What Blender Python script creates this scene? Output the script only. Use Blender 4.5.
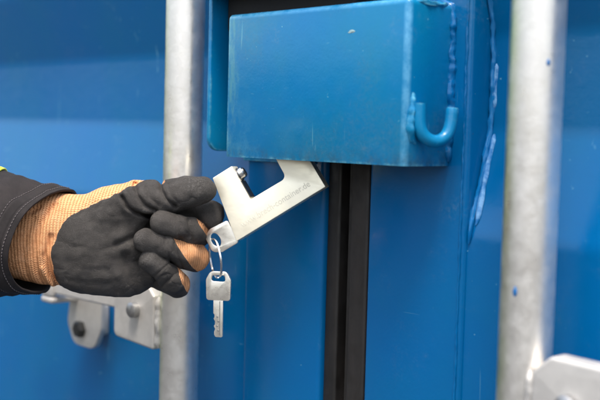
import bpy, bmesh, math, random
import numpy as np
from mathutils import Vector, Matrix, noise

for o in list(bpy.data.objects):
    bpy.data.objects.remove(o)
random.seed(7)
sc = bpy.context.scene
C = sc.collection

# ------------------------------------------------------------------ camera
CR = Vector((0.6872, 0.7260, 0.0263)); CU = Vector((-0.0651, 0.0254, 0.9976)); CF = Vector((-0.7236, 0.6872, -0.0648))
CP = Vector((0.625, -0.7331, 1.35))
cam = bpy.data.objects.new('camera', bpy.data.cameras.new('camera')); C.objects.link(cam)
cam.matrix_world = Matrix(((CR.x, CU.x, -CF.x, CP.x), (CR.y, CU.y, -CF.y, CP.y), (CR.z, CU.z, -CF.z, CP.z), (0, 0, 0, 1)))
cam.data.sensor_width = 36.0; cam.data.lens = 62.58
cam.data.clip_start = 0.01; cam.data.clip_end = 500
cam.data.dof.use_dof = True; cam.data.dof.focus_distance = 1.0; cam.data.dof.aperture_fstop = 4.2
sc.camera = cam

# ------------------------------------------------------------------ sky, sun, exposure
SUN_EL, SUN_AZ = math.radians(69), math.radians(138)     # azimuth clockwise from +Y
w = bpy.data.worlds.new('World'); sc.world = w; w.use_nodes = True
nt = w.node_tree
bg = nt.nodes['Background']
sky = nt.nodes.new('ShaderNodeTexSky'); sky.sky_type = 'NISHITA'; sky.sun_disc = False
sky.sun_elevation = SUN_EL; sky.sun_rotation = SUN_AZ
sky.air_density = 1.2; sky.dust_density = 4.0; sky.ozone_density = 1.0
hs = nt.nodes.new('ShaderNodeHueSaturation'); hs.inputs['Saturation'].default_value = 0.62   # thin cloud: a whitish sky
nt.links.new(sky.outputs[0], hs.inputs['Color']); nt.links.new(hs.outputs[0], bg.inputs['Color'])
bg.inputs['Strength'].default_value = 0.15
sl = bpy.data.lights.new('sun', 'SUN'); sl.energy = 1.5; sl.angle = math.radians(16); sl.color = (1.0, 0.93, 0.83)
so = bpy.data.objects.new('sun', sl); C.objects.link(so)
sd = Vector((math.sin(SUN_AZ) * math.cos(SUN_EL), math.cos(SUN_AZ) * math.cos(SUN_EL), math.sin(SUN_EL)))
so.rotation_euler = sd.to_track_quat('Z', 'Y').to_euler(); so.location = (0, -3, 4)
sc.view_settings.view_transform = 'Standard'; sc.view_settings.look = 'None'
sc.view_settings.gamma = 1.0; sc.view_settings.exposure = 1.2
sc.render.engine = 'CYCLES'

# ------------------------------------------------------------------ helpers
def link(o, parent=None):
    C.objects.link(o)
    if parent: o.parent = parent
    return o

def tag(o, label, cat=None, group=None, kind=None):
    if label: o['label'] = label
    if cat: o['category'] = cat
    if group: o['group'] = group
    if kind: o['kind'] = kind
    return o

def thing(name, label, cat, loc=(0, 0, 0), group=None):
    o = bpy.data.objects.new(name, None); o.empty_display_size = 0.02
    o.location = loc; C.objects.link(o)
    return tag(o, label, cat, group)

def from_bm(name, bm, m, parent=None, smooth=True, world=True, ang=40):
    me = bpy.data.meshes.new(name); bmesh.ops.recalc_face_normals(bm, faces=bm.faces)
    bm.to_mesh(me); bm.free()
    return from_me(name, me, m, parent, smooth, world, ang)

def from_me(name, me, m, parent=None, smooth=True, world=True, ang=40):
    o = bpy.data.objects.new(name, me)
    for x in (m if isinstance(m, (list, tuple)) else [m]): me.materials.append(x)
    if smooth:
        me.shade_smooth()
        me.set_sharp_from_angle(angle=math.radians(ang))
    link(o, parent)
    if parent and world:                       # mesh given in world coordinates
        me.transform(Matrix.Translation(-Vector(parent_world(parent))))
    return o

def parent_world(p):
    v = Vector(p.location)
    while p.parent: p = p.parent; v += Vector(p.location)
    return v

def box_bm(x0, x1, y0, y1, z0, z1, bev=0.0, seg=3):
    bm = bmesh.new(); bmesh.ops.create_cube(bm, size=1)
    for v in bm.verts: v.co = Vector((x0 + (v.co.x + .5) * (x1 - x0), y0 + (v.co.y + .5) * (y1 - y0), z0 + (v.co.z + .5) * (z1 - z0)))
    if bev: bmesh.ops.bevel(bm, geom=bm.edges[:], offset=bev, segments=seg, profile=0.5, affect='EDGES')
    return bm

def tube_bm(pts, rad, seg=20, caps=True, bm=None):
    """tube along a polyline; rad number or list or function(i, ang)"""
    bm = bm or bmesh.new(); P = [Vector(p) for p in pts]; n = len(P); rings = []
    t0 = (P[1] - P[0]).normalized()
    up = Vector((0, 0, 1)) if abs(t0.z) < .9 else Vector((1, 0, 0))
    a = t0.cross(up).normalized()
    for i in range(n):
        t = (P[min(i + 1, n - 1)] - P[max(i - 1, 0)]).normalized()
        a = (a - t * a.dot(t)).normalized(); b = t.cross(a)
        ring = []
        for k in range(seg):
            th = 2 * math.pi * k / seg
            r = rad(i, th) if callable(rad) else (rad[i] if isinstance(rad, (list, tuple)) else rad)
            ring.append(bm.verts.new(P[i] + (a * math.cos(th) + b * math.sin(th)) * r))
        rings.append(ring)
    for i in range(n - 1):
        for k in range(seg):
            bm.faces.new((rings[i][k], rings[i][(k + 1) % seg], rings[i + 1][(k + 1) % seg], rings[i + 1][k]))
    if caps:
        bm.faces.new(rings[0][::-1]); bm.faces.new(rings[-1])
    return bm

def resample(pts, step):
    P = [Vector(p) for p in pts]; out = [P[0]]
    for a, b in zip(P, P[1:]):
        n = max(1, int((b - a).length / step))
        for i in range(1, n + 1): out.append(a.lerp(b, i / n))
    return out

def smooth_path(pts, it=4):
    P = [Vector(p) for p in pts]
    for _ in range(it):
        P = [P[0]] + [(P[i - 1] + P[i] * 2 + P[i + 1]) / 4 for i in range(1, len(P) - 1)] + [P[-1]]
    return P

def weld_bm(pts, r, step=0.0022, amp=.28, bm=None, sd=0):
    P = smooth_path(resample(pts, step), 3)
    P = [p + Vector((noise.noise(p * 90 + Vector((sd, 0, 0))), noise.noise(p * 90 + Vector((0, sd, 5))), noise.noise(p * 90 + Vector((7, 0, sd))))) * r * .25 for p in P]
    def rad(i, th):
        p = P[i]
        e = min(1.0, min(i, len(P) - 1 - i) / 3 + .25)
        return r * e * (1 + amp * math.sin(i * 1.9 + sd) * .18 + amp * noise.noise(p * 160 + Vector((th, sd, 0))) + amp * 1.6 * noise.noise(p * 55 + Vector((sd, 0, th * .4))))
    return tube_bm(P, rad, 10, True, bm)

def plate_me(splines, thick, bev=0.0008, seg=2):
    """closed 2-D outlines (first = outer, others = holes) -> bevelled plate mesh centred on z = 0"""
    cu = bpy.data.curves.new('outline', 'CURVE'); cu.dimensions = '2D'; cu.fill_mode = 'BOTH'
    for s in splines:
        sp = cu.splines.new('POLY'); sp.points.add(len(s) - 1); sp.use_cyclic_u = True
        for p, q in zip(sp.points, s): p.co = (q[0], q[1], 0, 1)
    cu.extrude = thick / 2 - bev; cu.bevel_depth = bev; cu.bevel_resolution = seg; cu.offset = -bev
    ob = bpy.data.objects.new('outline', cu); C.objects.link(ob)
    dg = bpy.context.evaluated_depsgraph_get(); dg.update()
    me = bpy.data.meshes.new_from_object(ob.evaluated_get(dg))
    bpy.data.objects.remove(ob); bpy.data.curves.remove(cu)
    bm = bmesh.new(); bm.from_mesh(me); bmesh.ops.remove_doubles(bm, verts=bm.verts, dist=1e-6); bm.to_mesh(me); bm.free()
    me.materials.clear()
    return me

def fillet(pts, seg=6):
    """pts: (x, y, r) -> outline with rounded corners"""
    out = []; n = len(pts)
    for i in range(n):
        p = Vector(pts[i][:2]); r = pts[i][2] if len(pts[i]) > 2 else 0
        if r <= 0: out.append(tuple(p)); continue
        a = (Vector(pts[i - 1][:2]) - p).normalized(); b = (Vector(pts[(i + 1) % n][:2]) - p).normalized()
        half = a.angle(b) / 2; d = r / math.tan(half); c = p + (a + b).normalized() * (r / math.sin(half))
        s = p + a * d - c; e = p + b * d - c
        a0 = math.atan2(s.y, s.x); a1 = math.atan2(e.y, e.x)
        da = (a1 - a0 + math.pi) % (2 * math.pi) - math.pi
        for k in range(seg + 1):
            t = a0 + da * k / seg; out.append((c.x + r * math.cos(t), c.y + r * math.sin(t)))
    return out

def circ(x, y, r, n=20, ry=None):
    ry = ry or r
    return [(x + r * math.cos(2 * math.pi * k / n), y + ry * math.sin(2 * math.pi * k / n)) for k in range(n)]

def frame(o, e1, e2, n):
    return Matrix(((e1.x, e2.x, n.x, o.x), (e1.y, e2.y, n.y, o.y), (e1.z, e2.z, n.z, o.z), (0, 0, 0, 1)))

# ------------------------------------------------------------------ materials
class N:
    """tiny node-tree writer"""
    def __init__(s, name):
        s.m = bpy.data.materials.new(name); s.m.use_nodes = True; s.t = s.m.node_tree
        s.b = s.t.nodes['Principled BSDF']; s.tc = s.t.nodes.new('ShaderNodeTexCoord')
    def new(s, k, **kw):
        n = s.t.nodes.new(k)
        for a, v in kw.items(): setattr(n, a, v)
        return n
    def put(s, sock, v):
        if hasattr(v, 'node') or isinstance(v, bpy.types.NodeSocket): s.t.links.new(v, sock)
        else:
            sock.default_value = (*v, 1) if (isinstance(v, tuple) and len(v) == 3 and len(sock.default_value) == 4) else v
    def noise(s, scale, det=4, rough=.55, vec=None, dist=0, stretch=None):
        n = s.new('ShaderNodeTexNoise'); n.inputs['Scale'].default_value = scale; n.inputs['Detail'].default_value = det
        n.inputs['Roughness'].default_value = rough; n.inputs['Distortion'].default_value = dist
        v = vec or s.tc.outputs['Object']
        if stretch:
            mp = s.new('ShaderNodeMapping'); mp.inputs['Scale'].default_value = stretch; s.t.links.new(v, mp.inputs[0]); v = mp.outputs[0]
        s.t.links.new(v, n.inputs['Vector']); return n.outputs['Fac']
    def vor(s, scale, feat='F1', out='Distance', stretch=None):
        n = s.new('ShaderNodeTexVoronoi', feature=feat); n.inputs['Scale'].default_value = scale
        v = s.tc.outputs['Object']
        if stretch:
            mp = s.new('ShaderNodeMapping'); mp.inputs['Scale'].default_value = stretch; s.t.links.new(v, mp.inputs[0]); v = mp.outputs[0]
        s.t.links.new(v, n.inputs['Vector']); return n.outputs[out]
    def ramp(s, f, a, b, lo=0.0, hi=1.0):
        n = s.new('ShaderNodeMapRange'); n.interpolation_type = 'SMOOTHSTEP'; s.put(n.inputs[0], f)
        for i, v in ((1, a), (2, b), (3, lo), (4, hi)): s.put(n.inputs[i], v)
        return n.outputs[0]
    def math(s, op, a, b=None):
        n = s.new('ShaderNodeMath', operation=op); s.put(n.inputs[0], a)
        if b is not None: s.put(n.inputs[1], b)
        return n.outputs[0]
    def mix(s, f, a, b):
        n = s.new('ShaderNodeMix', data_type='RGBA'); s.put(n.inputs['Factor'], f)
        A, B = [i for i in n.inputs if i.type == 'RGBA']; s.put(A, a); s.put(B, b)
        return [o for o in n.outputs if o.type == 'RGBA'][0]
    def attr(s, name): return s.new('ShaderNodeAttribute', attribute_name=name).outputs['Fac']
    def bump(s, h, strength, dist, prev=None):
        n = s.new('ShaderNodeBump'); n.inputs['Strength'].default_value = strength; n.inputs['Distance'].default_value = dist
        s.put(n.inputs['Height'], h)
        if prev: s.t.links.new(prev, n.inputs['Normal'])
        return n.outputs[0]
    def set(s, **kw):
        for k, v in kw.items(): s.put(s.b.inputs[k.replace('_', ' ')], v)
        return s.m

def paint(name, base, alt, rough=.34, wear=.5, chip=(.2, .5, .6), coat=.05, edge=0.0, rust=.5, bend=False):
    n = N(name)
    big = n.noise(5, 5, .6)
    col = n.mix(n.ramp(big, .35, .7), base, alt)
    fade = n.noise(38, 6, .7)
    col = n.mix(n.ramp(fade, .58, .8, 0, .35 * wear), col, tuple(min(1, c * 1.3) for c in base))
    # fine run-off streaks and grime, scratches, small chips
    st = n.noise(60, 4, .6, stretch=(1, 1, .06))
    col = n.mix(n.ramp(st, .6, .82, 0, .25 * wear), col, tuple(c * .55 for c in base))
    scr = n.noise(240, 2, .4, stretch=(.12, .12, 1.0), dist=.6)
    col = n.mix(n.ramp(scr, .74, .80, 0, .22 * wear), col, chip)
    scr2 = n.noise(200, 2, .4, stretch=(.9, .9, .05), dist=1.2)
    col = n.mix(n.math('MULTIPLY', n.ramp(scr2, .69, .75, 0, .5 * wear), n.ramp(n.noise(9, 3), .5, .62)), col, chip)
    dustf = n.math('MULTIPLY', n.ramp(n.noise(16, 7, .75), .52, .78), n.ramp(n.noise(210, 4, .7), .4, .7))
    col = n.mix(n.math('MULTIPLY', dustf, .22 * wear), col, (.30, .33, .33))
    ch = n.noise(150, 3, .7)
    col = n.mix(n.ramp(ch, .715, .735, 0, .8 * wear), col, chip)
    col = n.mix(n.math('MULTIPLY', n.ramp(n.noise(95, 5, .75), .70, .74), rust * wear), col, (.10, .045, .02))
    if bend:                                               # pale folded corner: painted edge highlight and rubbed paint in one, grime along the bottom lip
        col = n.mix(n.math('MULTIPLY', n.attr('bend'), n.ramp(n.noise(80, 6, .75), .30, .66, .08, .6)), col, (.15, .43, .68))
        sx = n.new('ShaderNodeSeparateXYZ'); n.t.links.new(n.tc.outputs['Object'], sx.inputs[0])
        low = n.math('MULTIPLY', n.ramp(sx.outputs['Z'], .016, -.001), n.ramp(n.noise(70, 6, .75), .40, .66))
        col = n.mix(n.math('MULTIPLY', low, .5), col, (.055, .085, .085))
        lef = n.math('MULTIPLY', n.ramp(sx.outputs['X'], -.085, -.115), n.ramp(n.noise(60, 6, .75, stretch=(1, 1, .25)), .48, .64))
        col = n.mix(n.math('MULTIPLY', lef, .55), col, (.12, .36, .36))
        mid = n.math('MULTIPLY', n.ramp(n.noise(11, 4, .6), .46, .66), n.ramp(n.noise(260, 5, .75), .35, .7))
        col = n.mix(n.math('MULTIPLY', mid, .2), col, (.10, .19, .24))
    if edge:                                               # paint rubbed thin along the folded and cut edges
        bv = n.new('ShaderNodeBevel'); bv.samples = 6; bv.inputs['Radius'].default_value = .0035
        ge = n.new('ShaderNodeNewGeometry'); dt = n.new('ShaderNodeVectorMath', operation='DOT_PRODUCT')
        n.t.links.new(bv.outputs[0], dt.inputs[0]); n.t.links.new(ge.outputs['True Normal'], dt.inputs[1])
        e = n.math('MULTIPLY', n.ramp(dt.outputs['Value'], .995, .93), n.ramp(n.noise(55, 6, .75), .42, .68))
        col = n.mix(n.math('MULTIPLY', e, edge), col, chip)
    r = n.ramp(n.noise(45, 5, .7), .3, .75, rough - .04, rough + .10)
    b = n.bump(n.noise(420, 3, .6), .10, .0010)
    b = n.bump(n.noise(60, 3, .5), .06, .003, b)
    return n.set(Base_Color=col, Roughness=r, Normal=b, Specular_IOR_Level=.32, Coat_Weight=coat, Coat_Roughness=.08)

M = {}
M['blue'] = paint('container_blue_paint', (0.0, 0.108, 0.310), (0.0, 0.118, 0.290), .17, .6)
M['teal'] = paint('lock_box_blue_paint', (0.0, 0.175, 0.42), (0.004, 0.190, 0.35), .20, 1.0, (.16, .46, .56), .12, .9)
M['boxpaint'] = paint('lock_box_worn_paint', (0.0, 0.175, 0.42), (0.004, 0.190, 0.35), .20, 1.0, (.16, .46, .56), .12, .9, bend=True)
M['caulk'] = paint('painted_sealant', (0.0, 0.13, 0.37), (0.02, 0.18, 0.42), .16, .9, (.5, .65, .8))

def galv(name, base=.5, green=.0, rough=.42, metallic=.6):
    n = N(name)
    sp = n.vor(150, out='Color')
    g = n.new('ShaderNodeRGBToBW'); n.t.links.new(sp, g.inputs[0])
    wm = lambda k: (base * k, base * k * .965, base * k * .915)
    c = n.mix(n.ramp(g.outputs[0], .2, .8), wm(.97), wm(1.03))
    c = n.mix(n.ramp(n.noise(60, 6, .75), .5, .8, 0, .10), c, wm(.80))
    c = n.mix(n.ramp(n.noise(300, 3, .6), .68, .8, 0, .3), c, wm(.7))
    c = n.mix(n.ramp(n.noise(120, 4, .6, stretch=(1, 1, .05)), .6, .8, 0, .15), c, wm(.78))
    if green:
        sx = n.new('ShaderNodeSeparateXYZ'); n.t.links.new(n.tc.outputs['Object'], sx.inputs[0])
        side = n.ramp(sx.outputs['X'], .004, -.014)          # algae film on the weather side of the pipe
        al = n.math('MULTIPLY', side, n.ramp(n.noise(30, 5, .7), .25, .7, .45, 1))
        c = n.mix(n.math('MULTIPLY', al, green), c, (.36, .46, .22))
    r = n.ramp(n.noise(55, 5, .7), .3, .7, rough - .05, rough + .12)
    b = n.bump(n.noise(330, 4, .6), .08, .001)
    return n.set(Base_Color=c, Roughness=r, Metallic=metallic, Normal=b)
M['galv'] = galv('galvanised_steel', .56, 0, .5, .45)
M['pipe'] = galv('galvanised_pipe', .86, .9, .32, .88)
def metal(name, col, rough, dirt=.3, brush=None, metallic=1.0):
    n = N(name)
    c = n.mix(n.ramp(n.noise(80, 5, .7), .5, .8, 0, dirt), col, tuple(x * .5 for x in col))
    r = n.ramp(n.noise(120, 4, .6, stretch=brush), .3, .7, rough - .05, rough + .1)
    b = n.bump(n.noise(500, 3, .5, stretch=brush), .08, .0006)
    return n.set(Base_Color=c, Roughness=r, Metallic=metallic, Normal=b)
M['nickel'] = metal('satin_nickel_plate', (1.0, .94, .77), .38, .10, brush=(.15, 1, 1), metallic=.62)
M['chrome'] = metal('bright_steel', (.85, .85, .85), .18, .1)
M['keymetal'] = metal('nickel_silver_key', (.88, .84, .76), .30, .25, metallic=.9)
M['darksteel'] = metal('dark_steel', (.09, .09, .09), .4, .4)
M['bolt'] = metal('worn_bolt_steel', (.42, .42, .42), .4, .5)
n = N('cavity_shade_black'); M['cavity_shade'] = n.set(Base_Color=(.006, .006, .006), Roughness=.75, Normal=n.bump(n.noise(150, 4), .2, .001))  # near-black that stands for the shade inside the lock box cavity
n = N('bare_primer'); M['chipmetal'] = n.set(Base_Color=(.28, .42, .44), Roughness=.4)
n = N('engraved_grey'); M['print'] = n.set(Base_Color=(.80, .755, .63), Roughness=.5, Metallic=.62)
n = N('rubber_gasket')
M['rubber'] = n.set(Base_Color=n.mix(n.ramp(n.noise(25, 6, .7, stretch=(1, 1, .2)), .35, .75), (.007, .006, .0055), (.024, .0195, .017)),
                    Roughness=n.ramp(n.noise(60, 4), .3, .7, .45, .7), Normal=n.bump(n.noise(200, 4, stretch=(1, 1, .3)), .2, .001))
n = N('asphalt_yard')
M['ground'] = n.set(Base_Color=n.mix(n.ramp(n.noise(1.5, 8, .65), .3, .7), (.030, .030, .030), (.050, .049, .047)), Roughness=.9,
                    Normal=n.bump(n.noise(60, 6), .3, .01))

# ------------------------------------------------------------------ setting: the yard under the container
bm = bmesh.new()
bmesh.ops.create_grid(bm, x_segments=8, y_segments=8, size=40)
g = from_bm('ground', bm, M['ground'], smooth=False); tag(g, 'dark asphalt yard the container stands on', kind='structure')

# ------------------------------------------------------------------ container doors
ZB, ZT = 0.18, 2.55
def profile():
    """door sheet: (z, depth) of the horizontal trapezoid corrugation"""
    pts = [(ZB + .06, .004)]
    for z in (.58, 1.263, 1.836):
        pts += [(z, .004), (z + .092, .030), (z + .177, .030), (z + .269, .004)]
    pts.append((ZT - .06, .004))
    out = []
    for i, (z, y) in enumerate(pts):                       # small press radii at the folds
        if 0 < i < len(pts) - 1:
            p = Vector((z, y)); a = (Vector(pts[i - 1]) - p).normalized() * .007; b = (Vector(pts[i + 1]) - p).normalized() * .007
            for t in (0, .25, .5, .75, 1): q = (p + a) * (1 - t) ** 2 + p * 2 * t * (1 - t) + (p + b) * t * t; out.append((q.x, q.y))
        else: out.append((z, y))
    return out
PROF = profile()
def sheet(x0, x1):
    bm = bmesh.new(); nx = 24; rows = []
    for d in (0, .003):
        for (z, y) in PROF:
            rows.append([bm.verts.new((x0 + (x1 - x0) * i / nx, y + d + .0012 * noise.noise(Vector(((x0 + (x1 - x0) * i / nx) * 6, z * 6, 0))), z)) for i in range(nx + 1)])
    m = len(PROF)
    for r in range(2 * m - 1):
        if r == m - 1: continue
        for i in range(nx): bm.faces.new((rows[r][i], rows[r][i + 1], rows[r + 1][i + 1], rows[r + 1][i]))
    return bm

def door(label, x_in, x_out, x_hinge):
    d = thing('container_door', label, 'container door', ((x_in + x_hinge) / 2, 0, ZB))
    s = 1 if x_hinge > x_in else -1
    from_bm('corrugated_panel', sheet(min(x_out, x_hinge), max(x_out, x_hinge)), M['blue'], d)
    from_bm('frame_post', box_bm(min(x_in, x_out), max(x_in, x_out), 0, .052, ZB, ZT, .005, 4), M['blue'], d)
    xh = (x_hinge, x_hinge + s * .09)
    from_bm('frame_post', box_bm(min(xh), max(xh), -.002, .05, ZB, ZT, .005, 3), M['blue'], d)
    for z0, z1 in ((ZB + .001, ZB + .08), (ZT - .08, ZT - .001)):
        from_bm('frame_rail', box_bm(min(x_out, x_hinge) + .001, max(x_out, x_hinge) - .001, .0, .05, z0, z1, .004, 3), M['blue'], d)
    return d
XL_IN, XL_OUT = -0.113, -0.232
XR_IN, XR_OUT = -0.052, 0.064
dl = door('left blue container door leaf behind the gloved hand', XL_IN, XL_OUT, -1.25)
dr = door('right blue container door leaf carrying the lock box', XR_IN, XR_OUT, 1.08)
# sealant bead that follows the sheet along the right post
pts = [(XR_OUT + .0025, y - .001, z) for (z, y) in PROF if 1.0 < z < 1.75]
from_bm('sealant_bead', weld_bm(pts, .0026, .003, .35, sd=3), M['caulk'], dr)
def smear(name, pts, half, lift, m, parent, sd):
    """a flattened smear: elliptic ribbon lying on the sheet between its end points"""
    P = resample(pts, .0022); bm = bmesh.new(); rows = []
    for i, p in enumerate(P):
        t = i / (len(P) - 1); e = max(.05, min(1, t * 9) * min(1, (1 - t) * 14)) ** .5
        hw = half * e * (1 + .45 * noise.noise(p * 70 + Vector((sd, 0, 0)))); cx = .0016 * noise.noise(p * 45 + Vector((0, sd, 0)))
        rows.append([bm.verts.new(p + Vector((cx + hw * u, -lift * e * (1 - u * u) * (1 + .5 * noise.noise(p * 190 + Vector((u * 2, sd, 0)))) + .0008 * abs(u), 0))) for u in (-1, -.75, -.5, -.25, 0, .25, .5, .75, 1)])
    for a_, b_ in zip(rows, rows[1:]):
        for k in range(8): bm.faces.new((a_[k], a_[k + 1], b_[k + 1], b_[k]))
    return from_bm(name, bm, m, parent, ang=80)
def sheet_y(z): return .004 + .026 * min(1, max(0, (z - 1.263) / .092))
n = N('cured_sealant'); M['smear'] = n.set(Base_Color=n.mix(n.ramp(n.noise(120, 5, .7), .35, .7), (.01, .15, .42), (.16, .36, .62)), Roughness=.14, Normal=n.bump(n.noise(160, 4), .25, .0015))
smear('sealant_smear', [(XR_OUT + .0065, sheet_y(z) - .0012, z) for z in [1.273 + .008 * k for k in range(11)]], .0030, .0012, M['smear'], dr, 9)
smear('sealant_smear', [(XR_OUT + .0050, sheet_y(z) - .0012, z) for z in [1.375 + .008 * k for k in range(6)]], .0020, .0012, M['smear'], dr, 15)
pts = [(XL_OUT - .0025, y - .001, z) for (z, y) in PROF if 1.0 < z < 1.75]
from_bm('sealant_bead', weld_bm(pts, .0036, .003, .3, sd=5), M['caulk'], dl)
# thin weld ridge on the rounded post edge
from_bm('weld_seam', weld_bm([(XR_OUT - .0045, -.0005, .95), (XR_OUT - .0045, -.0005, 1.65)], .0011, .003, .5, sd=21), M['blue'], dr)

# rubber gasket between the leaves: two lips and a groove
def lip(name, prof, parent):
    bm = bmesh.new(); a = [bm.verts.new((x, y, ZB + .01)) for x, y in prof]; b = [bm.verts.new((x, y, ZT - .01)) for x, y in prof]
    n = len(prof)
    for i in range(n): bm.faces.new((a[i], a[(i + 1) % n], b[(i + 1) % n], b[i]))
    bm.faces.new(a); bm.faces.new(b[::-1])
    return from_bm(name, bm, M['rubber'], parent, ang=50)
lip('gasket_lip', fillet([(XL_IN + .0008, .006, .002), (XL_IN + .019, .004, .003), (XL_IN + .0205, .040, .001), (XL_IN + .0008, .040, .001)]), dl)
lip('gasket_lip', fillet([(XL_IN + .036, .003, .002), (XR_IN - .0008, .001, .003), (XR_IN - .0008, .040, .001), (XL_IN + .034, .040, .001)]), dr)
lip('gasket_groove', [(XL_IN + .021, .016), (XL_IN + .027, .019), (XL_IN + .0335, .016), (XL_IN + .0335, .039), (XL_IN + .021, .039)], dr)

# ------------------------------------------------------------------ locking bars
YR, RR = -0.05, 0.021
def bar(label, x):
    b = thing('locking_bar', label, 'locking bar', (x, YR, .12), 'galvanised locking bars on the container doors')
    me_bm = tube_bm([(x, YR, .12 + i * .05) for i in range(50)], RR, 48)
    from_bm('pipe', me_bm, M['pipe'], b)
    for z in (.45, 2.25):                                   # bearings that hold the bar on the door
        bm = box_bm(x - .045, x + .045, YR + .012, .0035, z - .04, z + .04, .003)
        from_bm('bearing', bm, M['galv'], b)
    return b
XA, XB = -0.2796, 0.1648
bl = bar('narrower left galvanised steel locking bar behind the gloved fingers', XA)
br = bar('right galvanised steel locking bar, blurred, nearest the camera', XB)

def hub(bar_o, x, s, zc):
    """handle hub: two ears welded on the bar and a bolt; the hand lever between them"""
    zt, zb = zc + .033, zc - .040
    out = fillet([(x + s * .0205, zt - .014, .003), (x + s * .036, zt, .007), (x + s * .098, zt - .002, .008), (x + s * .098, zb + .004, .008), (x + s * .0205, zb, .003)])
    if s < 0: out = out[::-1]
    for y in (YR - .0105,):
        me = plate_me([out], .020, .0026, 3)
        me.transform(Matrix(((1, 0, 0, 0), (0, 0, 1, y), (0, 1, 0, 0), (0, 0, 0, 1))))
        h = from_me('hub_plate', me, M['galv'], bar_o, ang=35)
    from_bm('weld_bead', weld_bm([(x + s * .0165, YR - .0155, zb + .002), (x + s * .0165, YR - .0160, zt - .014)], .0042, .0025, .3, sd=int(x * 100)), M['galv'], bar_o)
    bx = x + s * .054
    bm = tube_bm([(bx, YR - .0205, zc + .0), (bx, YR - .0275, zc + .0), (bx, YR - .0293, zc + .0)], [.0085, .0085, .0062], 20)
    from_bm('bolt', bm, M['bolt'], bar_o)
    # lever
    pts = resample([(x + s * .04, YR - .002, zc + .004), (x + s * .10, YR - .003, zc + .006), (x + s * .20, YR - .008, zc + .006), (x + s * .36, YR - .010, zc + .006)], .012)
    bm = bmesh.new(); rows = []
    for p in smooth_path(pts, 3):
        hz, hy = .0135, .005
        rows.append([bm.verts.new(p + Vector((0, a, b))) for a, b in ((-hy, -hz + .002), (-hy + .002, -hz), (hy, -hz), (hy, hz), (-hy + .002, hz), (-hy, hz - .002))])
    for a, b in zip(rows, rows[1:]):
        for i in range(6): bm.faces.new((a[i], a[(i + 1) % 6], b[(i + 1) % 6], b[i]))
    bm.faces.new(rows[0][::-1]); bm.faces.new(rows[-1])
    from_bm('lever', bm, M['galv'], bar_o, ang=30)
hub(bl, XA, -1, 1.148)
hub(br, XB, 1, 1.156)

# lever retainer on the left door
rt = thing('handle_retainer', 'small galvanised lever retainer lug with a dark bolt on the left door', 'bracket', (-.505, 0, 1.07))
me = plate_me([fillet([(-.545, 1.137, .006), (-.545, 1.097, .021), (-.530, 1.072, .02), (-.483, 1.072, .02), (-.468, 1.097, .021), (-.468, 1.150, .004), (-.545, 1.150, .004)])], .008, .0015)
me.transform(Matrix(((1, 0, 0, 0), (0, 0, 1, -.026), (0, 1, 0, 0), (0, 0, 0, 1))))
from_me('lug_plate', me, M['galv'], rt, ang=35)
from_bm('spacer', box_bm(-.535, -.497, -.0225, .0035, 1.085, 1.125, .004), M['galv'], rt)
from_bm('hook', box_bm(-.547, -.520, -.068, -.0215, 1.128, 1.136, .003), M['galv'], rt)
from_bm('hook', box_bm(-.547, -.520, -.068, -.0605, 1.1362, 1.160, .003), M['galv'], rt)
from_bm('bolt', tube_bm([(-.512, -.0298, 1.094), (-.512, -.036, 1.094), (-.512, -.038, 1.094)], [.011, .011, .0085], 6), M['darksteel'], rt, ang=20)

# ------------------------------------------------------------------ lock box
# half on the left door: cheek, back plate and an unseen top plate added for shade
lh = thing('lock_box_hood', 'narrow blue lock box half with rounded cheek plate on the left door', 'lock box', (-.236, 0, 1.32))
me = plate_me([fillet([(-.0025, 1.328, .001), (-.050, 1.328, .014), (-.050, 1.497, .002), (-.0025, 1.497, .001)])], .005, .0008)
me.transform(Matrix(((0, 0, 1, -.2372), (1, 0, 0, 0), (0, 1, 0, 0), (0, 0, 0, 1))))
from_me('cheek_plate', me, M['teal'], lh, ang=35)
from_bm('shade_top_plate', box_bm(-.2340, -.020, -.066, -.0005, 1.4905, 1.4955, .001), M['teal'], lh)  # out of view; carried forward and sideways to shade the cavity
from_bm('back_plate', box_bm(-.2330, -.125, -.0045, -.0006, 1.318, 1.4915, .001), M['teal'], lh)
from_bm('weld_bead', weld_bm([(-.2335, -.005, 1.33), (-.2335, -.005, 1.49)], .0024, sd=13), M['teal'], lh)
from_bm('staple', box_bm(-.1510, -.1450, -.050, -.0050, 1.335, 1.42, .001), M['teal'], lh)

# half on the right door: folded front, side and top
bx = thing('lock_box', 'large blue steel lock box with a hook on its side above the padlock', 'lock box', (-.08, -.03, 1.324))
X0, X1, Y0, Y1, Z0, Z1 = -.1935, .0435, -.060, -.001, 1.3235, 1.4665
bm = bmesh.new()
v = {k: bm.verts.new(p) for k, p in dict(a=(X0, Y0, Z0), b=(X1, Y0, Z0), c=(X1, Y0, Z1), d=(X0, Y0, Z1), e=(X1, Y1, Z0), f=(X1, Y1, Z1), g=(X0, Y1, Z1)).items()}
bm.faces.new((v['a'], v['b'], v['c'], v['d'])); bm.faces.new((v['b'], v['e'], v['f'], v['c'])); bm.faces.new((v['d'], v['c'], v['f'], v['g']))
eds = [e for e in bm.edges if len(e.link_faces) == 2]
bmesh.ops.bevel(bm, geom=eds, offset=.0062, segments=6, profile=.5, affect='EDGES')
me = bpy.data.meshes.new('shell'); bmesh.ops.recalc_face_normals(bm, faces=bm.faces); bm.to_mesh(me); bm.free()
at = me.attributes.new('bend', 'FLOAT', 'POINT')
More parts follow.
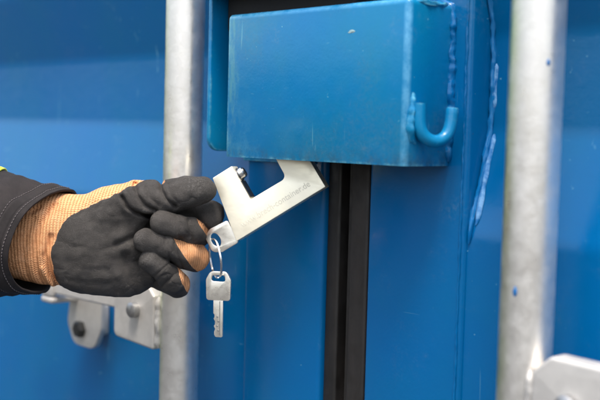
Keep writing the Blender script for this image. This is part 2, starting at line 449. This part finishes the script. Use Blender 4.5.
for q in me.vertices:
    c = q.co
    v_ = max(0.0, 1 - max(abs(c.x - (X1 - .0018)), abs(c.y - (Y0 + .0018))) / .0044)
    t_ = .6 * max(0.0, 1 - max(abs(c.z - (Z1 - .0018)), abs(c.y - (Y0 + .0018))) / .0044)
    at.data[q.index].value = min(1.0, 1.6 * max(v_, t_))
sh = from_me('shell', me, M['boxpaint'], bx, ang=40)
# a chip knocked out of the front near the top
bm = bmesh.new(); bmesh.ops.create_icosphere(bm, subdivisions=2, radius=1)
for q in bm.verts:
    k_ = 1 + .8 * noise.noise(q.co * 2.6) + .5 * noise.noise(q.co * 6)
    q.co = Vector((-.0230 + q.co.x * .0034 * k_ + q.co.z * .0016, Y0 - .00004 + q.co.y * .00022, 1.4405 + q.co.z * .0014 * k_))
from_bm('paint_chip', bm, M['chipmetal'], bx)
md = sh.modifiers.new('sheet', 'SOLIDIFY'); md.thickness = .004; md.offset = -1
mb = sh.modifiers.new('edge', 'BEVEL'); mb.width = .0006; mb.segments = 2; mb.limit_method = 'ANGLE'; mb.angle_limit = math.radians(60)
wb = [(X1 + .0004, -.0012, Z0 + .004), (X1 + .0006, -.0012, Z1 - .018), (X1 - .002, -.0012, Z1 - .003), (X1 - .012, -.0012, Z1 + .0005), (X1 - .10, -.0012, Z1 + .0005)]
from_bm('weld_bead', weld_bm(wb, .0034, .0022, .45, sd=31), M['blue'], bx)
from_bm('weld_bead', weld_bm([(X1 - .004, Y0 + .004, Z1 - .003), (X1 - .001, Y0 + .03, Z1 - .003), (X1 - .002, -.006, Z1 - .002)], .0026, .0026, .4, sd=37), M['teal'], bx)
# round bar hook on the side
hk = [(X1 + .0045, -.0475, 1.3775), (X1 + .0045, -.0475, 1.360), (X1 + .0055, -.0465, 1.352), (X1 + .009, -.040, 1.3455), (X1 + .0125, -.031, 1.3445), (X1 + .015, -.0225, 1.350), (X1 + .0158, -.019, 1.3595), (X1 + .0160, -.0175, 1.3745)]
P = smooth_path(resample(hk, .0025), 4)
from_bm('hook', tube_bm(P, [.0057] * (len(P) - 1) + [.0050], 20), M['teal'], bx, ang=50)
from_bm('weld_bead', weld_bm([(X1 + .001, -.0525, 1.386), (X1 + .001, -.0535, 1.368), (X1 + .001, -.053, 1.351), (X1 + .001, -.047, 1.343)], .0034, .0024, .5, sd=41), M['teal'], bx)

# ------------------------------------------------------------------ padlock
PN = Vector((0.5673, -0.8230, 0.0279)).normalized(); PE1 = Vector((0.681, 0.4879, 0.546)).normalized()
PE2 = PN.cross(PE1).normalized(); PE1 = PE2.cross(PN).normalized()
PH = Vector((-0.1600, -0.0725, 1.2410))
TH = .020
PM = frame(PH, PE1, PE2, PN)                                 # local: x along the bar, y along the arms, z out of the face (face at z = 0)
pl = thing('padlock', 'pale nickel open-sided block padlock held under the lock box', 'padlock', PH)
S = .001
out = fillet([(0, 0, .0008), (.1045, 0, .0008), (.1045, .066, .003), (.077, .066, .003), (.0755, .0275, .0055), (.0338, .0280, .0006), (.0345, .066, .001), (.0115, .066, .001)])
me = plate_me([out], TH, .0005, 2)
me.transform(PM @ Matrix.Translation((0, 0, -TH / 2)))
body = from_me('body', me, M['nickel'], pl, ang=30)
def pt(x, y, z): return PM @ Vector((x, y, z))
def lathe_line(pts, r, seg=24): return tube_bm([pt(*p) for p in pts], r, seg)
from_bm('locking_bolt', lathe_line([(.0345, .0560, -.010), (.0395, .0560, -.010), (.0402, .0560, -.010)], [.0058, .0058, .0052]), M['chrome'], pl)
from_bm('bolt_face', lathe_line([(.0403, .0560, -.010), (.0412, .0560, -.010)], [.0046, .0042]), M['darksteel'], pl)
from_bm('bolt_collar', lathe_line([(.0343, .0560, -.010), (.0356, .0560, -.010)], [.0072, .0068]), M['darksteel'], pl)
bm = bmesh.new(); bmesh.ops.create_cube(bm, size=1)
for q in bm.verts: q.co = pt(.0345 + q.co.x * .0008, .0395 + q.co.y * .0185, -.010 + q.co.z * .0165)
from_bm('bolt_recess', bm, M['darksteel'], pl, smooth=False)
# engraved web address along the bar
def text_me(s, size, name='lettering'):
    cu = bpy.data.curves.new(name, 'FONT'); cu.body = s; cu.size = size; cu.extrude = .00006; cu.offset = .00006; cu.align_x = 'LEFT'
    ob = bpy.data.objects.new(name, cu); C.objects.link(ob)
    dg = bpy.context.evaluated_depsgraph_get(); dg.update()
    me = bpy.data.meshes.new_from_object(ob.evaluated_get(dg)); bpy.data.objects.remove(ob)
    return me
me = text_me('www.brech-container.de', .0085)
wid = max(q.co.x for q in me.vertices)
me.transform(PM @ Matrix.Translation((.0125, .0085, .00008)) @ Matrix.Diagonal((.080 / wid, 1, 1, 1)))
me.materials.clear(); from_me('lettering', me, M['print'], pl, smooth=False)

# key in the lock: enters the slanted left flank near the foot
KO = pt(.0015, .0105, -.0028)
KX = (PE1 * math.cos(math.radians(-3)) + PE2 * math.sin(math.radians(-3))); KY = PN.cross(KX)
def key(name, label, O, ax, ay, az, blade_len, hole):
    k = thing(name, label, 'key', O, 'keys of the padlock')
    F = frame(O, ax, ay, az)                                # x = towards blade tip, origin at bow/blade shoulder
    me = plate_me([fillet([(.0005, -.0125, .003), (.0005, .0125, .003), (-.020, .0132, .007), (-.0285, .0085, .006), (-.0285, -.0085, .006), (-.020, -.0132, .007)]), hole], .0026, .0005)
    me.transform(F); b = from_me('bow', me, M['keymetal'], k, ang=35)
    r = [(.0, -.0043), (blade_len, -.0043), (blade_len + .0, .0043), (0, .0043)]
    me = plate_me([([(-.0005, -.0050)] + ([(blade_len * f, y) for f, y in ((.36, -.0050), (.40, -.0038), (.47, -.0038), (.50, -.0047), (.58, -.0032), (.66, -.0032), (.70, -.0044), (.78, -.0030), (.86, -.0040), (.93, -.0040))] if blade_len > .03 else []) + [(blade_len - .0005, -.0030), (blade_len, -.002), (blade_len, .0034), (blade_len - .001, .0048), (-.0005, .0050)])], .0024, .0003)
    me.transform(F); from_me('blade', me, M['keymetal'], k, ang=35)
    if blade_len > .03:                                     # milled groove along the blade and dimples
        from_bm('milled_groove', tube_bm([F @ Vector((x, .0018, .00112)) for x in (.001, .010, .020, blade_len - .002)], .00045, 8), M['bolt'], k)
        for x, y in ((.017, -.0008), (.0215, .0004), (.026, -.0009), (.0305, .0002)):
            from_bm('dimple', tube_bm([F @ Vector((x, y, .00105)), F @ Vector((x, y, .00126))], [.00125, .00105], 12), M['bolt'], k)
    return k
hole_d = fillet([(-.0245, -.0065, .002), (-.0185, -.0075, .002), (-.0185, .0075, .002), (-.0245, .0065, .002)])
hole_o = circ(-.0195, .0005, .0046, 20, .0072)
k1 = key('key', 'pale metal key pushed into the lower corner of the padlock', KO, KX, KY, PN, .010, hole_o)
# hanging key: hangs from the ring
KD = Vector((0.020, 0.0, -1)).normalized()
hk_o = Vector((-.1700, -.0855, 1.1825))
KN = Vector((0.5119, -0.8590, 0.0000))                 # the key's face
KN = (KN - KD * KN.dot(KD)).normalized(); KYh = KN.cross(KD)
k2 = key('key', 'loose metal key hanging from the split ring below the gloved fingers', hk_o, KD, KYh, KN, .037, hole_d)
# split ring through both bows
ra = frame(KO, KX, KY, PN) @ Vector((-.0240, .001, 0)); rb = hk_o + KD * -.0245
cen = (ra + rb) / 2; d = (rb - ra).normalized(); rad = (rb - ra).length / 2 + .0022
side = Vector((0.9138, -0.3991, 0.0699)); side = (side - d * side.dot(d)).normalized(); nn = d.cross(side)
pts = []
for i in range(121):
    t = 4 * math.pi * i / 120
    pts.append(cen + (d * math.cos(t) + side * math.sin(t)) * rad + nn * (.0011 * (i / 120 - .5) * 1.6))
o = from_bm('split_ring', tube_bm(pts, .00075, 10), M['chrome'], None); tag(o, 'thin bright split ring joining the two keys', 'key ring')

# ------------------------------------------------------------------ gloved hand and sleeve
# modelled in millimetre-like units in its own frame: x to the right, y down, w out of the palm
HS = 0.000993
HO = Vector((-0.2313, -0.1376, 1.2391))                   # middle of the palm
HX = Vector((0.6872, 0.7260, 0.0263)); HY = Vector((-0.0651, 0.0254, 0.9976)); HZ = Vector((0.7236, -0.6872, 0.0648))   # along the fingers, towards the thumb, out of the palm
HM = frame(HO, HX * HS, HY * HS, HZ * HS) @ Matrix(((1, 0, 0, -140), (0, -1, 0, 240), (0, 0, 1, 0), (0, 0, 0, 1)))
from_bm('cavity_shade_block', box_bm(-.2300, -.045, -.034, -.0048, 1.452, 1.4895, .004), M['cavity_shade'], lh)  # added black block: the dark of the shaded cavity above the box
person = thing('person', 'person reaching in with a black and orange work glove and dark sleeve', 'person', HM @ Vector((-120, 235, 0)))

def cone_sdf(P, a, b, ra, rb):
    a = np.array(a, np.float32); b = np.array(b, np.float32); ab = b - a
    t = np.clip(((P - a) @ ab) / (ab @ ab), 0, 1)
    d = P - (a + t[..., None] * ab)
    return np.sqrt((d * d).sum(-1)) - (ra + t * (rb - ra))
def smin(a, b, k):
    h = np.clip(.5 + .5 * (b - a) / k, 0, 1)
    return b * (1 - h) + a * h - k * h * (1 - h)
def chain(P, pts, k=3.0):
    d = None
    for p, q in zip(pts, pts[1:]):
        c = cone_sdf(P, p[:3], q[:3], p[3], q[3]); d = c if d is None else smin(d, c, k)
    return d
def poly_dist(P, pts):
    best = None
    for a, b in zip(pts, pts[1:]):
        a = np.array(a, np.float32); b = np.array(b, np.float32); ab = b - a
        t = np.clip(((P - a) @ ab) / (ab @ ab), 0, 1); d = P - (a + t[..., None] * ab); d = np.sqrt((d * d).sum(-1))
        best = d if best is None else np.minimum(best, d)
    return best

THUMB = [(112, 210, 2, 25), (138, 200, 10, 18.5), (152, 198.5, 12, 16.2), (165, 198.5, 13, 13.6), (174, 195.5, 13, 15.0), (188, 193, 13, 15.0), (204, 190, 11, 13.0)]
INDEX = [(148, 206, -22, 16), (194, 210, -24, 14), (210, 214, -14, 12.5), (211, 218, -8, 11.5)]
MIDDLE = [(150, 226, -26, 15), (197, 234, -12, 13.0), (192, 231, 8, 12.4), (181, 226.5, 18, 10.9), (165, 222.0, 22, 11.8)]
RING = [(148, 249, -26, 15), (195, 258, -7, 13.8), (187, 254, 8, 13.2), (170, 246, 18, 10.9), (149, 239.5, 23, 11.5)]
PINKY = [(142, 270, -24, 14), (177, 284.5, -4, 12.6), (173, 279, 8, 12.6), (163.5, 268, 17, 10.7), (154, 259.5, 21, 11.2)]
CREASE = [  # points, depth, width
    ([(98, 251), (112, 247), (124, 242)], 1.0, 3.4), ([(120, 244), (136, 237), (150, 228)], 4.5, 3.2),
    ([(127, 197), (132, 206), (139, 212), (150, 216), (162, 216)], 5.0, 1.9),
    ([(138, 184), (142, 196), (149, 205), (160, 210)], 3.4, 2.1),
    ([(150, 188), (154, 198), (162, 205)], 1.6, 2.0),
    ([(161, 178), (165, 190), (170, 199), (178, 206)], 3.4, 1.9),
    ([(171, 186), (175, 196), (182, 203)], 1.2, 1.8),
    ([(128, 256), (133, 272), (138, 290)], 7.0, 6.0), ([(140, 262), (146, 280), (152, 294)], 6.0, 5.0),
    ([(80, 215), (100, 208), (118, 205)], 1.0, 4.0), ([(74, 262), (96, 268), (118, 266)], 1.3, 4.5),
    ([(66, 240), (80, 246), (96, 247)], .9, 3.0), ([(70, 278), (90, 282), (112, 284)], .9, 3.0), ([(104, 262), (116, 276), (120, 290)], 1.2, 4.0),
]
FOLD = [  # soft gathers of the knit cuff
    ([(62, 292), (53, 272), (51, 255), (56, 236)], 4.2, 2.6), ([(47, 292), (41, 270), (40, 250), (46, 225), (58, 205)], 2.6, 2.6),
    ([(55, 290), (47, 268)], -2.2, 3.0), ([(32, 285), (28, 262), (31, 240), (38, 218)], 1.6, 2.8), ([(36, 212), (43, 207)], 3.0, 2.4),
]
def hand_sdf(P):
    Q = P * np.array([1, 1, 1.65], np.float32)
    palm = cone_sdf(Q, (-25, 235, -8), (45, 238, -8), 38, 45.5)
    palm = smin(palm, cone_sdf(Q, (45, 238, -8), (106, 244, -10), 45.5, 46), 8)
    palm = smin(palm, cone_sdf(Q, (106, 246, -15), (144, 252, -34), 43, 37), 14)
    palm = smin(palm, cone_sdf(Q, (84, 234, 4), (122, 214, 10), 35, 25), 16)
    palm = smin(palm, cone_sdf(Q, (84, 263, 2), (130, 272, -4), 28, 24), 14)
    d = smin(palm, chain(P, THUMB, 5), 9)
    front = np.clip((P[..., 2] + 6) / 12, 0, 1); xy = P[..., :2]
    for pts, dep, wd in CREASE:
        q = poly_dist(xy, pts); d = d + front * (dep * np.exp(-(q / wd) ** 2) - .22 * dep * np.exp(-((q - wd * 2.4) / (wd * 1.6)) ** 2))
    for pts, dep, wd in FOLD:
        q = poly_dist(xy, pts); d = d + front * 1.5 * dep * np.exp(-(q / wd) ** 2)
    d = smin(d, chain(P, INDEX), 2)
    for f, crs in ((MIDDLE, ([(179, 216), (183, 238)], [(190, 220), (194, 240)], [(184, 222), (189, 232)])),
                   (RING, ([(168, 236), (173, 258)], [(177, 242), (184, 266)], [(172, 243), (176, 250)])),
                   (PINKY, ([(157, 276), (172, 262)], [(163, 286), (180, 271)], [(160, 279), (168, 272)]))):
        c = chain(P, f, 4)
        for pts, dep in zip(crs, (1.3, 1.6, .9)): c = c + front * dep * np.exp(-(poly_dist(xy, pts) / 1.5) ** 2)
        d = smin(d, c, 1.0)
    return d

def surface_nets(fn, lo, hi, h):
    ax = [np.arange(l, u + h, h, dtype=np.float32) for l, u in zip(lo, hi)]
    nx, ny, nz = map(len, ax)
    Fv = np.empty((nx, ny, nz), np.float32)
    for i0 in range(0, nx, 24):
        G = np.stack(np.meshgrid(ax[0][i0:i0 + 24], ax[1], ax[2], indexing='ij'), -1)
        Fv[i0:i0 + 24] = fn(G)
    s = Fv < 0
    cor = [(a, b, c) for a in (0, 1) for b in (0, 1) for c in (0, 1)]
    sl = lambda A, c: A[c[0]:nx - 1 + c[0], c[1]:ny - 1 + c[1], c[2]:nz - 1 + c[2]]
    cnt = sum(sl(s, c).astype(np.int8) for c in cor)
    act = (cnt > 0) & (cnt < 8); idx = np.full(act.shape, -1, np.int64); ijk = np.argwhere(act); idx[act] = np.arange(len(ijk))
    acc = np.zeros((len(ijk), 3)); num = np.zeros(len(ijk)); vals = {c: sl(Fv, c)[act].astype(float) for c in cor}
    for a in cor:
        for d in range(3):
            if a[d]: continue
            b = list(a); b[d] = 1; b = tuple(b); fa, fb = vals[a], vals[b]; m = (fa < 0) != (fb < 0)
            t = np.where(m, fa / np.where(m, fa - fb, 1), 0); p = np.tile(np.array(a, float), (len(ijk), 1)); p[:, d] += t
            acc[m] += p[m]; num[m] += 1
    V = (ijk + acc / num[:, None]) * h + np.array(lo)
    quads = []
    for d in range(3):
        e1, e2 = [(1, 2), (2, 0), (0, 1)][d]
        sh = [slice(0, n) for n in (nx, ny, nz)]; sA = list(sh); sB = list(sh)
        sA[d] = slice(0, (nx, ny, nz)[d] - 1); sB[d] = slice(1, None)
        A, B = s[tuple(sA)], s[tuple(sB)]
        E = np.argwhere(A != B); ok = (E[:, e1] > 0) & (E[:, e2] > 0)
        lim = np.array([nx - 1, ny - 1, nz - 1]); ok &= (E[:, e1] < lim[e1]) & (E[:, e2] < lim[e2]); E = E[ok]
        o1 = np.zeros(3, int); o1[e1] = 1; o2 = np.zeros(3, int); o2[e2] = 1
        g = lambda X: idx[X[:, 0], X[:, 1], X[:, 2]]
        q = np.stack([g(E - o1 - o2), g(E - o2), g(E), g(E - o1)], 1)
        fl = A[E[:, 0], E[:, 1], E[:, 2]]
        q[~fl] = q[~fl][:, ::-1]; quads.append(q)
    return V, np.concatenate(quads)

V, Q = surface_nets(hand_sdf, (-30, 168, -62), (224, 308, 42), 0.87)
# relax, then detail
def relax(V, Q, it, lam=.5):
    n = len(V); e = np.concatenate([Q[:, [0, 1]], Q[:, [1, 2]], Q[:, [2, 3]], Q[:, [3, 0]]])
    for _ in range(it):
        a = np.zeros_like(V); c = np.zeros(n); np.add.at(a, e[:, 0], V[e[:, 1]]); np.add.at(c, e[:, 0], 1)
        np.add.at(a, e[:, 1], V[e[:, 0]]); np.add.at(c, e[:, 1], 1)
        V = V + lam * (a / np.maximum(c, 1)[:, None] - V)
    return V
V = relax(V, Q, 3)
def side_of(V, a, b):
    """signed distance in the picture plane of the glove, positive to the left of a -> b (y down)"""
    a = np.array(a, float); b = np.array(b, float); t = (b - a) / np.linalg.norm(b - a)
    return (V[:, 0] - a[0]) * t[1] - (V[:, 1] - a[1]) * t[0]
P3 = V.astype(np.float32)
labels = np.stack([hand_sdf(P3) * 0 + 3.0] + [chain(P3, f) for f in (INDEX, MIDDLE, RING, PINKY)], 1).argmin(1)
# wrist edge of the dipped coating: a polyline, coated to its right and below
wob = np.array([noise.noise(Vector((v[0] * .10, v[1] * .10, v[2] * .1))) for v in V]) * 2.2 + np.array([noise.noise(Vector((v[0] * .5, v[1] * .5, v[2] * .5))) for v in V]) * .6
s1 = side_of(V, (152, 178), (72, 217)); s2 = side_of(V, (72, 217), (57, 246)); s3 = side_of(V, (57, 246), (58, 300))
coat = np.minimum(np.minimum(s1, s2), s3)
dors = V[:, 2] + 20 - np.clip((V[:, 0] - 60) * .0, 0, 0)     # knit back of the hand
coat0 = np.hypot(V[:, 0] - 164.5, V[:, 1] - 180.5) - 3.2                 # a spot rubbed through to the knit on the thumb joint
dors = np.where((V[:, 0] > 165) & (V[:, 1] < 212), 30.0, dors)          # the thumb is dipped all round
coat = np.minimum(coat, np.where(labels == 0, dors, 1e3))
for li, (a, b) in ((2, ((199, 221), (208, 237))), (3, ((181, 245), (197, 272))), (4, ((178, 263), (187, 292)))):
    sd_ = -side_of(V, a, b) * -1
    m = labels == li
    coat = np.where(m, np.minimum(-sd_, np.where(V[:, 2] < -14, V[:, 2] + 14, 50)), coat)
coat = np.where(labels == 1, np.where(V[:, 2] < -30, V[:, 2] + 30, 50), coat)
coat = np.minimum(coat, coat0)
coat = coat + wob * np.where(labels == 0, 1, .25)
me = bpy.data.meshes.new('glove')
me.from_pydata([tuple(v) for v in V], [], [tuple(int(i) for i in q) for q in Q])
me.update()
nr = np.zeros(len(V) * 3, np.float32); me.vertex_normals.foreach_get('vector', nr); nr = nr.reshape(-1, 3)
if (nr * (V - V.mean(0))).sum() < 0:
    me.flip_normals(); me.update(); me.vertex_normals.foreach_get('vector', nr.reshape(-1)); nr = -nr
disp = np.clip(coat, -1, 1) * .45                             # the dipped layer stands proud of the knit
lowf = np.array([noise.noise(Vector(v) * .055) * .9 + noise.noise(Vector(v) * .16) * .45 for v in V])
wrk = np.array([math.exp(-(noise.noise(Vector((v[0] * .10 + 9, v[1] * .13, v[2] * .13))) / .055) ** 2) * max(0.0, .35 + noise.noise(Vector(v) * .045 + Vector((3, 8, 1)))) for v in V])
lump = np.array([noise.noise(Vector(v) * .10 + Vector((5, 2, 9))) for v in V])
V2 = V + nr * (disp + lowf * np.where(coat > 0, .8, .6) + np.where(coat > 0, lump * .9 - wrk * .55, 0))[:, None]
me.vertices.foreach_set('co', V2.astype(np.float32).ravel())
ang = np.arctan2(V[:, 1] - 238, V[:, 2] + 3)                  # 0 = towards the viewer
kv = V[:, 0] - .0013 * (V[:, 1] - 250) ** 2 + lowf * .5
ku = np.where(labels > 0, ang * 80, ang * 44); kv = np.where(labels > 0, kv * 1.9, kv)
worn = np.zeros(len(V))
for c_, r_ in (((150, 217, 30), 9), ((140, 237, 32), 9), ((150, 257, 32), 10), ((158, 262, 30), 7), ((73, 222, 12), 10), ((198, 184, 22), 14)):
    worn = np.maximum(worn, np.exp(-((V - np.array(c_)) ** 2).sum(1) / r_ ** 2))
for nm, arr in (('coat', coat), ('ku', ku), ('kv', kv), ('worn', worn)):
    a = me.attributes.new(nm, 'FLOAT', 'POINT'); a.data.foreach_set('value', arr.astype(np.float32))

n = N('work_glove')
coatm = n.ramp(n.attr('coat'), -.35, .35)
tri = n.math('ABSOLUTE', n.math('SUBTRACT', n.math('FRACT', n.math('MULTIPLY', n.attr('kv'), 1 / 3.2)), .5))
su = n.math('SINE', n.math('ADD', n.math('MULTIPLY', n.attr('ku'), 2 * math.pi / 2.3), n.math('MULTIPLY', tri, 6.0))); sv = n.math('SINE', n.math('MULTIPLY', n.attr('kv'), 2 * math.pi / 6.4))
sv2 = n.math('ABSOLUTE', sv)
wv = n.ramp(n.noise(.25, 3), .3, .7, .4, 1.1)
knit = n.math('MULTIPLY', n.math('ADD', n.math('MULTIPLY', sv2, 1.0), n.math('MULTIPLY', su, .36)), wv)
orange = n.mix(n.ramp(knit, -.1, .75), (.42, .165, .065), (.80, .395, .185))
orange = n.mix(n.ramp(n.noise(.09, 4, .6), .45, .75, 0, .45), orange, (.78, .43, .24))
OBJ = n.tc.outputs['Object']
crk = n.noise(1.0, 6, .8, dist=.5); fine = n.noise(3.0, 4, .75)
black = n.mix(n.ramp(n.noise(.05, 5, .65), .35, .7), (.070, .063, .058), (.112, .101, .093))
black = n.mix(n.ramp(crk, .50, .72, 0, .55), black, (.25, .23, .212))
dust = n.math('MULTIPLY', n.ramp(n.noise(.30, 6, .75), .60, .70), n.ramp(n.noise(.035, 2), .50, .62))
black = n.mix(n.math('MULTIPLY', dust, .6), black, (.36, .35, .33))
black = n.mix(n.math('MULTIPLY', n.attr('worn'), n.ramp(n.noise(.55, 6, .75), .44, .68, 0, .6)), black, (.27, .26, .245))
col = n.mix(coatm, orange, black)
kb = n.bump(knit, .7, .0012); cb = n.bump(crk, 1.0, .0024, n.bump(fine, .9, .0011))
mixn = n.new('ShaderNodeMix', data_type='VECTOR'); n.t.links.new(coatm, mixn.inputs['Factor'])
vi = [i for i in mixn.inputs if i.type == 'VECTOR' and i.name in ('A', 'B')]; n.t.links.new(kb, vi[0]); n.t.links.new(cb, vi[1])
vo = [o for o in mixn.outputs if o.type == 'VECTOR'][0]
M['glove'] = n.set(Base_Color=col, Roughness=n.ramp(coatm, 0, 1, .9, .62), Normal=vo, Specular_IOR_Level=.32)
# object-space scale of the glove is its own modelling unit, so the mesh stays in those units and the object carries the scale
gl = bpy.data.objects.new('work_glove', me); me.materials.append(M['glove']); me.shade_smooth(); C.objects.link(gl)
gl.parent = person; gl.matrix_parent_inverse = Matrix.Identity(4)
gl.matrix_basis = Matrix.Translation(-Vector(person.location)) @ HM
tag(gl, 'black dipped glove with orange knit cuff and knuckles')

# sleeve: double walled tube with a slanted hem
NS, NTH = 110, 120
def rim(th):      # th = 0 towards the viewer, pi/2 up
    return 52 - (26 if math.cos(th) > 0 else 4) * math.cos(th) + 20 * math.sin(th) + 12 * max(0, -math.sin(th)) ** 3
def sleeve_pt(th, s, off=0.0):
    """s = distance back from the hem"""
    x = rim(th) - s
    xx = max(-400, x)
    cy = 237 + .085 * min(0, xx - 40) - .02 * max(0, xx - 40)
    ry = 56 + .20 * max(0, 40 - xx) - .00012 * max(0, 40 - xx) ** 2 - .06 * max(0, xx - 40); rw = ry * .86
    p = Vector((x, cy - ry * math.sin(th), -4 + rw * math.cos(th)))
    if math.sin(th) > 0: p.y += math.sin(th) ** 2 * .16 * max(0, x - 20)      # the hem lies close on the cuff at the top
    nrm = Vector((.05, -math.sin(th), math.cos(th)))
    wr = 1.6 * noise.noise(Vector((x * .02, math.cos(th) * 1.3, math.sin(th) * 1.3))) * 2 + 3.6 * noise.noise(Vector((x * .045 + math.sin(th) * 1.0, math.cos(th) * 2.2 + 3, math.sin(th) * 2.2))) * min(1, s / 30 + .15)
    wr += 1.0 * noise.noise(Vector((x * .13, math.cos(th) * 4, math.sin(th) * 4)))
    hem = 1.1 if s < 17 else (1.1 - (s - 17) * .55 if s < 19 else 0)        # folded hem is thicker
    if 7 < s < 9: hem -= .35
    return p + nrm * (wr + hem + off)
bm = bmesh.new()
ss = [0, .8, 2, 4, 6, 7, 7.5, 8, 8.5, 9, 11, 14, 16, 17, 17.7, 18.4, 19.2, 21] + [21 + (i + 1) * 3.2 for i in range(90)]
rows = []
for s in ss: rows.append([bm.verts.new(sleeve_pt(2 * math.pi * k / NTH, s)) for k in range(NTH)])
inner = [[bm.verts.new(sleeve_pt(2 * math.pi * k / NTH, s, -2.6)) for k in range(NTH)] for s in (.6, 6, 16, 30, 60, 110)]
allr = inner[::-1] + rows
for a, b in zip(allr, allr[1:]):
    for k in range(NTH): bm.faces.new((a[k], a[(k + 1) % NTH], b[(k + 1) % NTH], b[k]))
bm.faces.new(allr[-1])
me = bpy.data.meshes.new('sleeve'); bmesh.ops.recalc_face_normals(bm, faces=bm.faces); bm.to_mesh(me); bm.free(); me.shade_smooth()
n = N('workwear_cloth')
tw = n.new('ShaderNodeTexWave'); tw.inputs['Scale'].default_value = .55; tw.inputs['Distortion'].default_value = .5
mp = n.new('ShaderNodeMapping'); mp.inputs['Rotation'].default_value = (0, .3, .9); n.t.links.new(n.tc.outputs['Object'], mp.inputs[0]); n.t.links.new(mp.outputs[0], tw.inputs[0])
cl = n.mix(n.ramp(n.noise(.05, 5, .65), .35, .7), (.0085, .006, .0062), (.017, .0125, .0128))
cl = n.mix(n.ramp(n.noise(1.4, 4, .7), .5, .8, 0, .4), cl, (.034, .027, .027))
M['cloth'] = n.set(Base_Color=cl, Roughness=.88, Normal=n.bump(n.noise(.5, 4, .6), .35, .0006, n.bump(tw.outputs['Fac'], .3, .0003)))
n = N('sewing_thread'); M['thread'] = n.set(Base_Color=(.10, .085, .085), Roughness=.8)
n = N('high_visibility_cloth'); M['hivis'] = n.set(Base_Color=n.mix(n.ramp(n.noise(.3, 3), .4, .6), (.62, .75, .06), (.70, .80, .12)), Roughness=.6)
def hand_part(name, me, m, par, label=None):
    o = bpy.data.objects.new(name, me); me.materials.append(m); C.objects.link(o); o.parent = par
    if par is person: o.matrix_basis = Matrix.Translation(-Vector(person.location)) @ HM
    if label: o['label'] = label
    return o
slv = hand_part('sleeve', me, M['cloth'], person, 'dark charcoal work jacket sleeve with stitched hem')
# two rows of stitches round the hem, real short threads
bm = bmesh.new()
for s, ph in ((6.0, 0), (19.5, .4)):
    k = 0; nst = 120
    for k in range(nst):
        t0 = 2 * math.pi * (k + ph) / nst; t1 = t0 + 2 * math.pi * .68 / nst
        pts = [sleeve_pt(t0, s, -.2), sleeve_pt(t0 * .75 + t1 * .25, s, .38), sleeve_pt(t0 * .25 + t1 * .75, s, .38), sleeve_pt(t1, s, -.2)]
        tube_bm(pts, .42, 6, True, bm)
me = bpy.data.meshes.new('stitching'); bm.to_mesh(me); bm.free(); me.shade_smooth()
st = hand_part('stitching', me, M['thread'], slv); st['kind'] = 'stuff'
# high visibility strip over the top of the forearm
bm = bmesh.new(); rows = []
for off in (.6, 2.2):
    for i in range(13):
        th = math.radians(84 + i * 6)
        rows.append([bm.verts.new(sleeve_pt(th, rim(th) - 1 + j * 5, off)) for j in range(12)])
for r in range(len(rows) - 1):
    if r == 12: continue
    for j in range(11): bm.faces.new((rows[r][j], rows[r][j + 1], rows[r + 1][j + 1], rows[r + 1][j]))
for j in range(11):
    bm.faces.new((rows[0][j], rows[0][j + 1], rows[13][j + 1], rows[13][j])); bm.faces.new((rows[12][j], rows[12][j + 1], rows[25][j + 1], rows[25][j]))
for r in range(12):
    bm.faces.new((rows[r][0], rows[r + 1][0], rows[r + 14][0], rows[r + 13][0]))
me = bpy.data.meshes.new('strip'); bmesh.ops.recalc_face_normals(bm, faces=bm.faces); bm.to_mesh(me); bm.free(); me.shade_smooth()
hand_part('high_visibility_strip', me, M['hivis'], slv, 'yellow strip on the top of the sleeve')

# ------------------------------------------------------------------ small marks
# dried blue paint runs on the right bar
n = N('blue_paint_run'); M['run'] = n.set(Base_Color=(.01, .13, .36), Roughness=.3)
def drip(th, z, w_, h_):
    bm = bmesh.new(); bmesh.ops.create_icosphere(bm, subdivisions=2, radius=1)
    dirv = Vector((math.cos(th), math.sin(th), 0)); tv = Vector((-math.sin(th), math.cos(th), 0))
    c = Vector((XB, YR, z)) + dirv * RR
    for q in bm.verts:
        k = 1.0 - .55 * max(0, q.co.z)
        q.co = c + tv * (q.co.x * w_ * k) + dirv * (q.co.y * .0008) + Vector((0, 0, q.co.z * h_))
    from_bm('paint_run', bm, M['run'], br)
drip(math.radians(-82), 1.2335, .0019, .0042)
drip(math.radians(-32), 1.407, .0016, .0028)
